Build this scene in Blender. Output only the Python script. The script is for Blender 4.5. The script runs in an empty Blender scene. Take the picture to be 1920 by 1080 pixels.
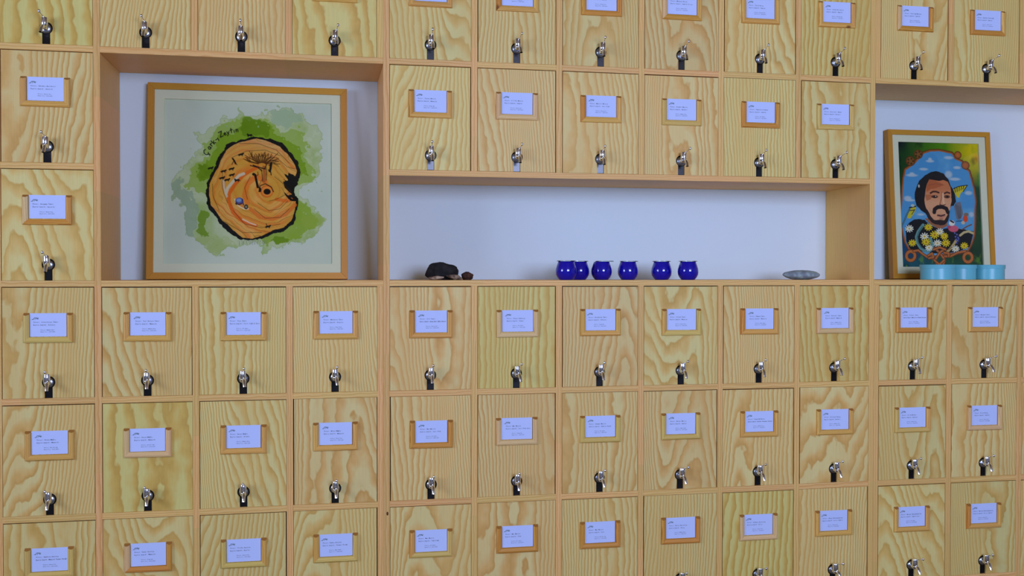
import bpy, bmesh, math, random
import numpy as np
from mathutils import Vector, Matrix, Euler

random.seed(7)
rng = np.random.RandomState(7)
S = bpy.context.scene
C = S.collection
Z0 = 1.35                      # height of the long shelf top above the floor

# ------------------------------------------------------------------ camera, world, lights
cam_d = bpy.data.cameras.new('camera'); cam = bpy.data.objects.new('camera', cam_d); C.objects.link(cam)
cam_d.sensor_width = 36.0; cam_d.lens = 36.0 * 1889.21 / 1920.0; cam_d.clip_start = 0.05
yaw, pitch, roll = -0.19038, -0.01547, 0.00059
M = Matrix.Rotation(yaw, 3, 'Z') @ Matrix.Rotation(math.pi / 2 + pitch, 3, 'X') @ Matrix.Rotation(roll, 3, 'Z')
cam.matrix_world = Matrix.Translation((0.72838, -3.65935, 0.02878 + Z0)) @ M.to_4x4()
S.camera = cam
w = bpy.data.worlds.new('sky'); S.world = w; w.use_nodes = True
w.node_tree.nodes['Background'].inputs[0].default_value = (0.45, 0.62, 1.0, 1)
w.node_tree.nodes['Background'].inputs[1].default_value = 0.9
S.view_settings.view_transform = 'Standard'; S.view_settings.look = 'None'
S.view_settings.exposure = 0.22; S.view_settings.gamma = 1.0; S.view_settings.use_curve_mapping = False

def area(name, loc, rot, sx, sy, power, col):
    l = bpy.data.lights.new(name, 'AREA'); l.shape = 'RECTANGLE'; l.size = sx; l.size_y = sy
    l.energy = power; l.color = col
    o = bpy.data.objects.new(name, l); C.objects.link(o); o.location = loc; o.rotation_euler = rot
    return o
# daylight entering through the two windows behind and left of the camera
RL, RR, RB = -3.0, 6.2, -5.4      # inner faces of left, right, rear wall
WL = (-3.9, -1.7, 1.2, 2.75)     # left window: y0 y1 z0 z1
WB = (1.45, 3.65, 1.3, 2.8)       # rear window: x0 x1 z0 z1
area('daylight_left', (RL - 0.14, (WL[0] + WL[1]) / 2, (WL[2] + WL[3]) / 2), (0, -math.pi / 2, 0), WL[3] - WL[2], WL[1] - WL[0], 122, (0.52, 0.61, 1.0))
area('daylight_rear', ((WB[0] + WB[1]) / 2, RB - 0.14, (WB[2] + WB[3]) / 2), (math.pi / 2, 0, 0), WB[1] - WB[0], WB[3] - WB[2], 205, (0.52, 0.61, 1.0))

# ------------------------------------------------------------------ colour + material helpers
def lin(c):
    c = c / 255.0
    return c / 12.92 if c <= 0.04045 else ((c + 0.055) / 1.055) ** 2.4
def rgb(r, g, b): return (lin(r), lin(g), lin(b), 1.0)

def mat(name, col, rough=0.6, metal=0.0, **kw):
    m = bpy.data.materials.new(name); m.use_nodes = True
    b = m.node_tree.nodes['Principled BSDF']
    b.inputs['Base Color'].default_value = col; b.inputs['Roughness'].default_value = rough; b.inputs['Metallic'].default_value = metal
    for k, v in kw.items(): b.inputs[k.replace('_', ' ')].default_value = v
    return m
def N(nt, t, **kw):
    n = nt.nodes.new(t)
    for k, v in kw.items(): setattr(n, k, v)
    return n
def mth(nt, op, a, b=None):
    n = N(nt, 'ShaderNodeMath', operation=op)
    for i, v in enumerate((a, b)):
        if v is None: continue
        if isinstance(v, (int, float)): n.inputs[i].default_value = v
        else: nt.links.new(v, n.inputs[i])
    return n.outputs[0]

def wood(name, along, pale, mid, dark, K=23.0, lines=34.0, var=0.5, rough=0.5, jog=0.0, sx=2.8, sz=0.42, knots=0.0, kscale=8.0):
    """softwood with growth rings; along = 'z' or 'x' is the direction of the grain"""
    m = bpy.data.materials.new(name); m.use_nodes = True; nt = m.node_tree; L = nt.links
    b = nt.nodes['Principled BSDF']
    tc = N(nt, 'ShaderNodeTexCoord'); oi = N(nt, 'ShaderNodeObjectInfo')
    sep = N(nt, 'ShaderNodeSeparateXYZ'); L.new(tc.outputs['Object'], sep.inputs[0])
    rnd = mth(nt, 'MULTIPLY', oi.outputs['Random'], 61.7)
    if along == 'z': al, ac = sep.outputs[2], mth(nt, 'ADD', sep.outputs[0], sep.outputs[1])
    else: al, ac = sep.outputs[0], mth(nt, 'ADD', sep.outputs[2], sep.outputs[1])
    def vec(a, bb, cc):
        v = N(nt, 'ShaderNodeCombineXYZ')
        for i, q in enumerate((a, bb, cc)):
            if isinstance(q, (int, float)): v.inputs[i].default_value = q
            else: L.new(q, v.inputs[i])
        return v.outputs[0]
    def noise(v, scale=1.0, detail=1.0, rough_=0.5):
        n = N(nt, 'ShaderNodeTexNoise'); n.inputs['Scale'].default_value = scale; n.inputs['Detail'].default_value = detail
        n.inputs['Roughness'].default_value = rough_; L.new(v, n.inputs['Vector']); return n.outputs['Fac']
    n1 = noise(vec(mth(nt, 'ADD', mth(nt, 'MULTIPLY', ac, sx), rnd), mth(nt, 'ADD', mth(nt, 'MULTIPLY', al, sz), rnd), rnd), detail=1.6, rough_=0.35)
    n2 = noise(vec(mth(nt, 'ADD', mth(nt, 'MULTIPLY', ac, 24), rnd), mth(nt, 'MULTIPLY', al, 13.0), rnd), detail=2.0)
    n3 = noise(vec(mth(nt, 'MULTIPLY', ac, 420), mth(nt, 'MULTIPLY', al, 9.0), rnd), detail=1.0)
    r = mth(nt, 'ADD', mth(nt, 'MULTIPLY', n1, K * 2.0), mth(nt, 'MULTIPLY', ac, mth(nt, 'ADD', mth(nt, 'MULTIPLY', mth(nt, 'FRACT', mth(nt, 'MULTIPLY', oi.outputs['Random'], 7.77)), lines), lines)))
    r = mth(nt, 'ADD', r, mth(nt, 'MULTIPLY', n2, 1.1))
    f = mth(nt, 'FRACT', r)
    cr = N(nt, 'ShaderNodeValToRGB'); L.new(f, cr.inputs[0]); e = cr.color_ramp.elements
    e[0].position = 0.0; e[0].color = pale; e[1].position = 1.0; e[1].color = pale
    for p, c in ((0.30, pale), (0.62, mid), (0.90, dark)):
        q = e.new(p); q.color = c
    # wide darker heartwood bands + slow tone drift
    n4 = noise(vec(mth(nt, 'ADD', mth(nt, 'MULTIPLY', ac, 7.0), rnd), mth(nt, 'MULTIPLY', al, 0.8), mth(nt, 'ADD', rnd, 9.0)), detail=1.0)
    mr = N(nt, 'ShaderNodeMapRange'); L.new(n4, mr.inputs[0]); mr.inputs[1].default_value = 0.42; mr.inputs[2].default_value = 0.68
    mr.inputs[3].default_value = 0.0; mr.inputs[4].default_value = var
    mx = N(nt, 'ShaderNodeMix', data_type='RGBA'); L.new(mr.outputs[0], mx.inputs['Factor']); L.new(cr.outputs[0], mx.inputs['A']); mx.inputs['B'].default_value = mid
    # per-board hue / value change, fibre streaks and finger-jointed lengths
    hs = N(nt, 'ShaderNodeHueSaturation'); L.new(mx.outputs['Result'], hs.inputs['Color'])
    fr = mth(nt, 'FRACT', mth(nt, 'MULTIPLY', oi.outputs['Random'], 17.31))
    hue = mth(nt, 'ADD', mth(nt, 'MULTIPLY', fr, 0.014), 0.493)
    if jog:
        wn = N(nt, 'ShaderNodeTexWhiteNoise', noise_dimensions='1D')
        L.new(mth(nt, 'FLOOR', mth(nt, 'ADD', mth(nt, 'MULTIPLY', al, 3.1), rnd)), wn.inputs['W'])
        hue = mth(nt, 'ADD', hue, mth(nt, 'MULTIPLY', wn.outputs['Value'], -0.012))
        v = mth(nt, 'ADD', mth(nt, 'MULTIPLY', wn.outputs['Value'], jog), 1.0 - jog / 2)
    else:
        v = 1.0
    v = mth(nt, 'MULTIPLY', mth(nt, 'ADD', mth(nt, 'MULTIPLY', n3, 0.16), 0.92), v)
    v = mth(nt, 'MULTIPLY', mth(nt, 'ADD', mth(nt, 'MULTIPLY', oi.outputs['Random'], 0.10), 0.95), v)
    L.new(hue, hs.inputs['Hue']); L.new(v, hs.inputs['Value'])
    col_out = hs.outputs[0]
    if knots:
        vo = N(nt, 'ShaderNodeTexVoronoi'); vo.inputs['Scale'].default_value = 1.0
        L.new(vec(mth(nt, 'ADD', mth(nt, 'MULTIPLY', ac, kscale), rnd), mth(nt, 'ADD', mth(nt, 'MULTIPLY', al, kscale*0.55), rnd), mth(nt, 'MULTIPLY', rnd, 3.0)), vo.inputs['Vector'])
        km = N(nt, 'ShaderNodeMapRange'); L.new(vo.outputs['Distance'], km.inputs[0]); km.inputs[1].default_value = knots; km.inputs[2].default_value = knots*0.45; km.inputs[3].default_value = 0.0; km.inputs[4].default_value = 0.85
        k2 = N(nt, 'ShaderNodeMix', data_type='RGBA'); L.new(km.outputs[0], k2.inputs['Factor']); L.new(col_out, k2.inputs['A']); k2.inputs['B'].default_value = rgb(120, 66, 26); col_out = k2.outputs['Result']
    L.new(col_out, b.inputs['Base Color']); b.inputs['Roughness'].default_value = rough
    b.inputs['Specular IOR Level'].default_value = 0.25
    bp = N(nt, 'ShaderNodeBump'); bp.inputs['Strength'].default_value = 0.12; bp.inputs['Distance'].default_value = 0.001
    L.new(n3, bp.inputs['Height']); L.new(bp.outputs[0], b.inputs['Normal'])
    return m

PALE, MID, DARK = rgb(230, 210, 134), rgb(228, 186, 104), rgb(212, 164, 80)
M_door = wood('pine_panel', 'z', PALE, MID, DARK)
M_door2 = wood('yellow_pine_panel', 'z', rgb(228, 210, 124), rgb(224, 184, 92), rgb(208, 162, 74), K=9, lines=20, var=0.4)
M_postV = wood('pine_post', 'z', rgb(240, 198, 118), rgb(236, 188, 104), rgb(222, 170, 88), K=6, lines=60, var=0.3, jog=0.12, sz=0.3)
M_boardH = wood('pine_board', 'x', rgb(240, 198, 118), rgb(236, 188, 104), rgb(222, 170, 88), K=6, lines=60, var=0.3, jog=0.12, sz=0.3)
HT = [((236, 186, 98), (226, 168, 80), (206, 144, 60)), ((226, 164, 74), (214, 144, 56), (190, 118, 40)),
      ((240, 204, 142), (232, 188, 124), (214, 168, 102)), ((230, 200, 112), (222, 186, 92), (204, 162, 72))]
M_hold = [(wood('holder_pine_v%d' % i, 'z', rgb(*a), rgb(*b), rgb(*c), K=4, lines=120, var=0.4, rough=0.45, knots=0.09, kscale=9.0),
           wood('holder_pine_h%d' % i, 'x', rgb(*a), rgb(*b), rgb(*c), K=4, lines=120, var=0.4, rough=0.45, knots=0.07, kscale=9.0)) for i, (a, b, c) in enumerate(HT)]
M_end = mat('end_grain', rgb(168, 112, 40), 0.7)
M_frame = wood('frame_oak', 'z', rgb(206, 150, 52), rgb(200, 142, 46), rgb(188, 130, 38), K=3, lines=200, var=0.3, rough=0.4)
M_frameH = wood('frame_oak_h', 'x', rgb(206, 150, 52), rgb(200, 142, 46), rgb(188, 130, 38), K=3, lines=200, var=0.3, rough=0.4)
M_chrome = mat('chrome', (0.86, 0.86, 0.87, 1), 0.09, 1.0)
M_steel = mat('dull_steel', (0.50, 0.54, 0.60, 1), 0.25, 1.0)
M_black = mat('black_rubber', (0.006, 0.006, 0.007, 1), 0.35)
M_can = mat('black_canister', (0.004, 0.004, 0.005, 1), 0.22)
M_card = mat('card_paper', rgb(204, 218, 255), 0.8)
M_ink = mat('ink', rgb(30, 34, 78), 0.8)
M_green = mat('logo_green', rgb(60, 96, 92), 0.8)
M_mat = mat('mount_board', rgb(234, 230, 190), 0.85)
M_dark = mat('dark_back', (0.03, 0.025, 0.02, 1), 0.9)
M_knot = mat('knot', rgb(90, 55, 25), 0.7)

def plaster(name, col, bump=0.15):
    m = mat(name, col, 0.9); nt = m.node_tree; b = nt.nodes['Principled BSDF']
    n = N(nt, 'ShaderNodeTexNoise'); n.inputs['Scale'].default_value = 60; n.inputs['Detail'].default_value = 4
    tc = N(nt, 'ShaderNodeTexCoord'); nt.links.new(tc.outputs['Object'], n.inputs['Vector'])
    bp = N(nt, 'ShaderNodeBump'); bp.inputs['Strength'].default_value = bump; bp.inputs['Distance'].default_value = 0.002
    nt.links.new(n.outputs['Fac'], bp.inputs['Height']); nt.links.new(bp.outputs[0], b.inputs['Normal'])
    return m
M_wall = plaster('painted_plaster', rgb(222, 237, 238))
M_room = plaster('room_plaster', rgb(178, 178, 176))
M_ceil = plaster('ceiling_brown', rgb(150, 124, 92))  # unseen ceiling, toned brown to cut cool bounce on the top rows
M_floor = plaster('floor_tiles', rgb(120, 110, 98), 0.05)
def thin_glass(name, tint, fac=1.0):
    m = bpy.data.materials.new(name); m.use_nodes = True; nt = m.node_tree
    for n in list(nt.nodes): nt.nodes.remove(n)
    o = N(nt, 'ShaderNodeOutputMaterial'); mx = N(nt, 'ShaderNodeMixShader'); t = N(nt, 'ShaderNodeBsdfTransparent'); g = N(nt, 'ShaderNodeBsdfGlossy')
    fr = N(nt, 'ShaderNodeFresnel'); fr.inputs[0].default_value = 1.5; g.inputs['Roughness'].default_value = 0.02
    t.inputs[0].default_value = tint
    nt.links.new(mth(nt, 'MULTIPLY', fr.outputs[0], fac), mx.inputs[0]); nt.links.new(t.outputs[0], mx.inputs[1]); nt.links.new(g.outputs[0], mx.inputs[2]); nt.links.new(mx.outputs[0], o.inputs[0])
    return m
M_pane = thin_glass('picture_glass', (0.97, 0.985, 0.98, 1), 0.42)
M_lid = thin_glass('clear_glass', (0.86, 0.95, 0.95, 1), 1.6)
M_cobalt = mat('cobalt_glass', (0.010, 0.006, 0.50, 1), 0.03, 0.0, Transmission_Weight=0.35, IOR=1.5, Coat_Weight=0.6)
M_tin = mat('turquoise_paint', rgb(112, 196, 206), 0.32)

# ------------------------------------------------------------------ object helpers
def link(name, me, m=None, parent=None, loc=None):
    o = bpy.data.objects.new(name, me); C.objects.link(o)
    if m is not None:
        for q in (m if isinstance(m, (list, tuple)) else [m]): me.materials.append(q)
    if parent is not None: o.parent = parent
    if loc is not None: o.location = loc
    return o
def mesh(name, vs, fs, mi=None, smooth=False):
    me = bpy.data.meshes.new(name); me.from_pydata([tuple(v) for v in vs], [], fs)
    if mi is not None: me.polygons.foreach_set('material_index', mi)
    if smooth: me.polygons.foreach_set('use_smooth', [True] * len(me.polygons))
    me.update(); return me
def fixn(me):
    bm = bmesh.new(); bm.from_mesh(me); bmesh.ops.recalc_face_normals(bm, faces=bm.faces); bm.to_mesh(me); bm.free(); return me
def boxes(name, bl, bevel=0.0):
    vs, fs = [], []
    for (x0, x1, y0, y1, z0, z1) in bl:
        n = len(vs)
        vs += [(x0, y0, z0), (x1, y0, z0), (x1, y1, z0), (x0, y1, z0), (x0, y0, z1), (x1, y0, z1), (x1, y1, z1), (x0, y1, z1)]
        fs += [(n, n+3, n+2, n+1), (n+4, n+5, n+6, n+7), (n, n+1, n+5, n+4), (n+1, n+2, n+6, n+5), (n+2, n+3, n+7, n+6), (n+3, n, n+4, n+7)]
    me = mesh(name, vs, fs)
    if bevel:
        bm = bmesh.new(); bm.from_mesh(me)
        bmesh.ops.bevel(bm, geom=bm.edges[:], offset=bevel, segments=1, affect='EDGES'); bm.to_mesh(me); bm.free()
    return me
def box_obj(name, x0, x1, y0, y1, z0, z1, m, parent=None, bevel=0.0006):
    """box with its origin at its centre (keeps the grain local)"""
    cx, cy, cz = (x0+x1)/2, (y0+y1)/2, (z0+z1)/2
    return link(name, boxes(name, [(x0-cx, x1-cx, y0-cy, y1-cy, z0-cz, z1-cz)], bevel), m, parent, (cx, cy, cz))
def lathe(name, prof, axis='z', n=24, smooth=True):
    """prof: (radius, height) list"""
    vs, fs = [], []
    for r, h in prof:
        for k in range(n):
            a = 2*math.pi*k/n; c, s = r*math.cos(a), r*math.sin(a)
            vs.append((c, s, h) if axis == 'z' else (c, -h, s))
    for i in range(len(prof)-1):
        for k in range(n):
            a, b = i*n+k, i*n+(k+1) % n
            fs.append((a, b, b+n, a+n))
    me = mesh(name, vs, fs, smooth=smooth)
    bm = bmesh.new(); bm.from_mesh(me); bmesh.ops.remove_doubles(bm, verts=bm.verts, dist=1e-6)
    bmesh.ops.holes_fill(bm, edges=[e for e in bm.edges if e.is_boundary and False])
    bmesh.ops.recalc_face_normals(bm, faces=bm.faces); bm.to_mesh(me); bm.free()
    return me
def sharp(o, ang=40):
    me = o.data
    try: me.set_sharp_from_angle(angle=math.radians(ang))
    except Exception: pass
    return o
def tube(name, pts, rad, n=12, caps=True):
    vs, fs = [], []
    P = [Vector(p) for p in pts]
    for i, p in enumerate(P):
        t = (P[min(i+1, len(P)-1)] - P[max(i-1, 0)]).normalized()
        u = t.cross(Vector((1, 0, 0))); 
        if u.length < 1e-3: u = t.cross(Vector((0, 0, 1)))
        u.normalize(); v = t.cross(u)
        for k in range(n):
            a = 2*math.pi*k/n
            vs.append(p + (u*math.cos(a) + v*math.sin(a))*rad[i])
    for i in range(len(P)-1):
        for k in range(n):
            a, b = i*n+k, i*n+(k+1) % n; fs.append((a, b, b+n, a+n))
    if caps: fs.append(tuple(range(n))); fs.append(tuple(range(len(vs)-n, len(vs))))
    return fixn(mesh(name, vs, fs, smooth=True))
def thing(name, label, cat, loc=(0, 0, 0), group=None):
    o = bpy.data.objects.new(name, None); C.objects.link(o); o.location = loc; o.empty_display_size = 0.05
    return tag(o, label, cat, group)
def tag(o, label, cat, group=None):
    o['label'] = label; o['category'] = cat
    if group: o['group'] = group
    return o
def struct(o): o['kind'] = 'structure'; return o
def kids(o): return [c for c in bpy.data.objects if c.parent == o]

# ------------------------------------------------------------------ room shell
DEP = 0.352; CEIL = 2.98
YB = DEP + 0.003
struct(link('wall_back', boxes('w', [(RL-0.2, RR+0.2, YB, YB+0.15, 0, CEIL)]), M_wall))
struct(link('floor', boxes('f', [(RL-0.2, RR+0.2, RB-0.2, YB+0.15, -0.1, 0)]), M_floor))
struct(link('ceiling', boxes('c', [(RL-0.2, RR+0.2, RB-0.2, YB+0.15, CEIL, CEIL+0.1)]), M_ceil))
struct(link('wall_right', boxes('w', [(RR, RR+0.2, RB-0.2, YB, 0, CEIL)]), M_room))
struct(link('wall_left', boxes('w', [(RL-0.2, RL, RB-0.2, WL[0], 0, CEIL), (RL-0.2, RL, WL[1], YB, 0, CEIL), (RL-0.2, RL, WL[0], WL[1], 0, WL[2]), (RL-0.2, RL, WL[0], WL[1], WL[3], CEIL)]), M_room))
struct(link('wall_rear', boxes('w', [(RL, WB[0], RB-0.2, RB, 0, CEIL), (WB[1], RR, RB-0.2, RB, 0, CEIL), (WB[0], WB[1], RB-0.2, RB, 0, WB[2]), (WB[0], WB[1], RB-0.2, RB, WB[3], CEIL)]), M_room))
M_white = mat('window_paint', rgb(225, 225, 225), 0.5)
def win_frame(name, horiz):
    t = 0.05; b = []
    if horiz:   # rear window: spans x
        a0, a1, z0, z1 = WB; mid = (a0+a1)/2
        for (p, q, r, s) in ((a0, a0+t, z0, z1), (a1-t, a1, z0, z1), (a0+t, a1-t, z0, z0+t), (a0+t, a1-t, z1-t, z1), (mid-t, mid+t, z0+t, z1-t)): b.append((p, q, RB-0.1, RB-0.05, r, s))
    else:
        a0, a1, z0, z1 = WL; mid = (a0+a1)/2
        for (p, q, r, s) in ((a0, a0+t, z0, z1), (a1-t, a1, z0, z1), (a0+t, a1-t, z0, z0+t), (a0+t, a1-t, z1-t, z1), (mid-t, mid+t, z0+t, z1-t)): b.append((RL-0.1, RL-0.05, p, q, r, s))
    return struct(link(name, boxes(name, b), M_white))
win_frame('window_1', False); win_frame('window_2', True)

# ------------------------------------------------------------------ the cabinets
COL = {'A': (-0.320, -0.0237), 'B': (-0.0013, 0.2979), 'C': (0.3202, 0.6178), 'D': (0.6408, 0.9388), 'E': (0.9833, 1.2812),
       'F': (1.3045, 1.6007), 'G': (1.6239, 1.9210), 'H': (1.9431, 2.2412), 'I': (2.2624, 2.5600), 'J': (2.5820, 2.8785),
       'K': (2.9215, 3.2205), 'L': (3.2445, 3.5420), 'M': (3.5650, 3.8620)}
T = 0.0225; TZ = 0.0215; H = 0.4004
def zt(i): return Z0 + (3 - i) * H           # top face of shelf line i (0..6)
MIDL = (COL['D'][1] + COL['E'][0]) / 2       # seam between left and middle cabinet
MIDR = (COL['J'][1] + COL['K'][0]) / 2
AX0 = COL['A'][0] - 0.0225
def vboard(name, x0, x1, z0, z1, root, m=M_postV, y0=0.0): return box_obj(name, x0, x1, y0, DEP, z0, z1, m, root)
def hboard(x0, x1, i, root, name='shelf_board', y0=0.0): return box_obj(name, x0, x1, y0, DEP, zt(i)-TZ, zt(i), M_boardH, root)
ztop = zt(0); zbot = zt(6) - TZ
left = thing('pine_cabinet', 'left pine cabinet with four door columns, around the niche with the tree slice picture', 'cabinet', (0.3, 0.17, 0))
mid = thing('pine_cabinet', 'middle pine cabinet six columns wide, around the long niche with blue glasses', 'cabinet', (1.9, 0.17, 0))
right = thing('pine_cabinet', 'right pine cabinet around the niche with the portrait and turquoise tins', 'cabinet', (3.4, 0.17, 0))
for o in (left, mid, right): bpy.context.view_layer.update()
def under(root, fn):
    before = set(bpy.data.objects); fn()
    for o in set(bpy.data.objects) - before:
        if o.parent == root: o.location = Vector(o.location) - root.location
def build_left():
    r = left
    vboard('side_panel', AX0, COL['A'][0], zbot, ztop, r)
    vboard('divider', COL['A'][1], COL['B'][0], zbot, ztop, r)
    for a, b in (('B', 'C'), ('C', 'D')):
        vboard('divider', COL[a][1], COL[b][0], zt(1), ztop-TZ, r); vboard('divider', COL[a][1], COL[b][0], zbot, zt(3)-TZ, r)
    vboard('side_panel', COL['D'][1], MIDL-0.0002, zt(1), ztop-TZ, r); vboard('side_panel', COL['D'][1], MIDL-0.0002, zbot, zt(3)-TZ, r)
    for i in range(1, 7): hboard(COL['A'][0], COL['A'][1], i, r)
    hboard(COL['A'][0], COL['A'][1], 0, r); hboard(COL['B'][0], MIDL-0.0002, 0, r)
    hboard(COL['B'][0], MIDL-0.0002, 1, r); hboard(COL['B'][0], MIDL-0.0002, 3, r)
    for i in (4, 5, 6):
        for c in 'BCD': hboard(COL[c][0], COL[c][1], i, r)
    box_obj('plinth', AX0, MIDL-0.0002, 0.03, 0.05, 0, zbot, M_boardH, r)
def build_mid():
    r = mid; cs = 'EFGHIJ'
    sp = vboard('side_panel', MIDL+0.0002, COL['E'][0], zbot, ztop, r)
    k = link('knot', lathe('knot', [(0.0, 0.0008), (0.004, 0.0007), (0.0055, 0.0)], 'y', 12), M_knot, sp, (0.002, -DEP/2, zt(5)-0.045-(zbot+ztop)/2))
    k.scale = (0.7, 1, 1.3)
    # the right-hand side is glued from a front and a rear strip, seen inside the niche
    box_obj('side_panel', COL['J'][1], MIDR-0.0002, 0.0, 0.172, zbot, ztop, M_postV, r); box_obj('side_panel', COL['J'][1]+0.0006, MIDR-0.0002, 0.1722, DEP, zbot, ztop, M_postV, r)
    for a, b in zip(cs, cs[1:]):
        vboard('divider', COL[a][1], COL[b][0], zt(2), ztop-TZ, r); vboard('divider', COL[a][1], COL[b][0], zbot, zt(3)-TZ, r)
    for i in (0, 2, 3): hboard(COL['E'][0], COL['J'][1], i, r)
    for i in (1, 4, 5, 6):
        for c in cs: hboard(COL[c][0], COL[c][1], i, r)
    box_obj('plinth', MIDL+0.0002, MIDR-0.0002, 0.03, 0.05, 0, zbot, M_boardH, r)
def build_right():
    r = right; E = COL['M'][1]; x0 = MIDR+0.0002
    for z0, z1 in ((zt(1), ztop-TZ), (zbot, zt(3)-TZ)):
        vboard('side_panel', x0, COL['K'][0], z0, z1, r)
        vboard('divider', COL['K'][1], COL['L'][0], z0, z1, r); vboard('divider', COL['L'][1], COL['M'][0], z0, z1, r)
    vboard('side_panel', E, E+T, zbot, ztop, r)
    for i in (0, 1, 3): hboard(x0, E, i, r)
    for i in (4, 5, 6):
        for c in 'KLM': hboard(COL[c][0], COL[c][1], i, r)
    box_obj('plinth', x0, E+T, 0.03, 0.05, 0, zbot, M_boardH, r)
under(left, build_left); under(mid, build_mid); under(right, build_right)

# ------------------------------------------------------------------ doors with label holders
HOLE_R, SLOT_W, HOLE_Z = 0.0215, 0.0262, 0.0535     # keyhole centre is HOLE_Z above the shelf below
def door_mesh(wd, ht, hx):
    """panel with a keyhole cut up from its lower edge; origin at panel centre, front face at y=0"""
    out = [(-wd/2, -ht/2), (-wd/2, ht/2), (wd/2, ht/2), (wd/2, -ht/2), (hx+SLOT_W/2, -ht/2)]
    a0 = math.asin(SLOT_W/2/HOLE_R); zc = -ht/2 + HOLE_Z
    n = 22
    for k in range(n+1):
        a = -math.pi/2 + a0 + (2*math.pi - 2*a0)*k/n
        out.append((hx + HOLE_R*math.cos(a), zc + HOLE_R*math.sin(a)))
    out.append((hx-SLOT_W/2, -ht/2))
    N_ = len(out)
    vs = [(x, 0.0, z) for x, z in out] + [(x, 0.018, z) for x, z in out]
    fs = [tuple(range(N_)), tuple(range(2*N_-1, N_-1, -1))] + [(i, i+N_, (i+1) % N_+N_, (i+1) % N_) for i in range(N_)]
    me = mesh('panel', vs, fs)
    bm = bmesh.new(); bm.from_mesh(me); bmesh.ops.triangulate(bm, faces=[f for f in bm.faces if len(f.verts) > 4]); bmesh.ops.recalc_face_normals(bm, faces=bm.faces); bm.to_mesh(me); bm.free()
    return me
HW, HH, RW = 0.157, 0.101, 0.0185
PROF = [(0.0, 0.0), (0.0, 0.0072), (0.0022, 0.0098), (0.006, 0.0114), (0.010, 0.0112), (0.0145, 0.0094), (RW, 0.0070), (RW, 0.0)]
def rail_side(sgn):
    vs, fs = [], []; n = len(PROF)
    for s, d in PROF:
        x = sgn*(HW/2 - s)
        vs.append((x, -d, HH/2 - 0.75*d))
    for s, d in PROF:
        x = sgn*(HW/2 - s)
        vs.append((x, -d, -HH/2 + s))
    fs = [(i, (i+1) % n, (i+1) % n + n, i+n) for i in range(n)] + [tuple(range(n)), tuple(range(n, 2*n))]
    me = mesh('side_rail', vs, fs); fixn(me); me.polygons.foreach_set('material_index', [0]*n + [1, 0]); return me
def rail_bottom():
    n = len(PROF); vs = []
    for sg in (-1, 1):
        for s, d in PROF: vs.append((sg*(HW/2 - s), -d, -HH/2 + s))
    fs = [(i, (i+1) % n, (i+1) % n + n, i+n) for i in range(n)] + [tuple(range(n)), tuple(range(n, 2*n))]
    return fixn(mesh('bottom_rail', vs, fs))
RAILL, RAILR, RAILB = rail_side(-1), rail_side(1), rail_bottom()
RAIL_CACHE = {}
def rail(kind, tone):
    k = (kind, tone)
    if k not in RAIL_CACHE:
        me = {'l': RAILL, 'r': RAILR, 'b': RAILB}[kind].copy()
        me.materials.append(M_hold[tone][1 if kind == 'b' else 0]); me.materials.append(M_end)
        RAIL_CACHE[k] = me
    return RAIL_CACHE[k]
CW, CH = 0.1165, 0.0795
def card_mesh():
    return boxes('name_card', [(-CW/2, CW/2, -0.0006, 0.0, -CH/2, CH/2)])
CARD = card_mesh(); CARD.materials.append(M_card)

# glyph cache for the typed cards
GL = {}
def glyph(ch):
    if ch not in GL:
        cu = bpy.data.curves.new('g', 'FONT'); cu.body = ch; cu.resolution_u = 1; cu.offset = 0.018; cu.size = 1.0; cu.align_x = 'CENTER'
        o = bpy.data.objects.new('g', cu); C.objects.link(o)
        dg = bpy.context.evaluated_depsgraph_get(); me = bpy.data.meshes.new_from_object(o.evaluated_get(dg))
        GL[ch] = (np.array([v.co[:2] for v in me.vertices]).reshape(-1, 2), [tuple(p.vertices) for p in me.polygons])
        bpy.data.objects.remove(o); bpy.data.meshes.remove(me)
    return GL[ch]
def quadstroke(vs, fs, mi, pts, wd, m):
    for (x0, z0), (x1, z1) in zip(pts, pts[1:]):
        dx, dz = x1-x0, z1-z0; l = math.hypot(dx, dz) or 1; px, pz = -dz/l*wd/2, dx/l*wd/2
        n = len(vs); vs += [(x0+px, 0, z0+pz), (x0-px, 0, z0-pz), (x1-px, 0, z1-pz), (x1+px, 0, z1+pz)]; fs.append((n, n+1, n+2, n+3)); mi.append(m)
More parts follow.
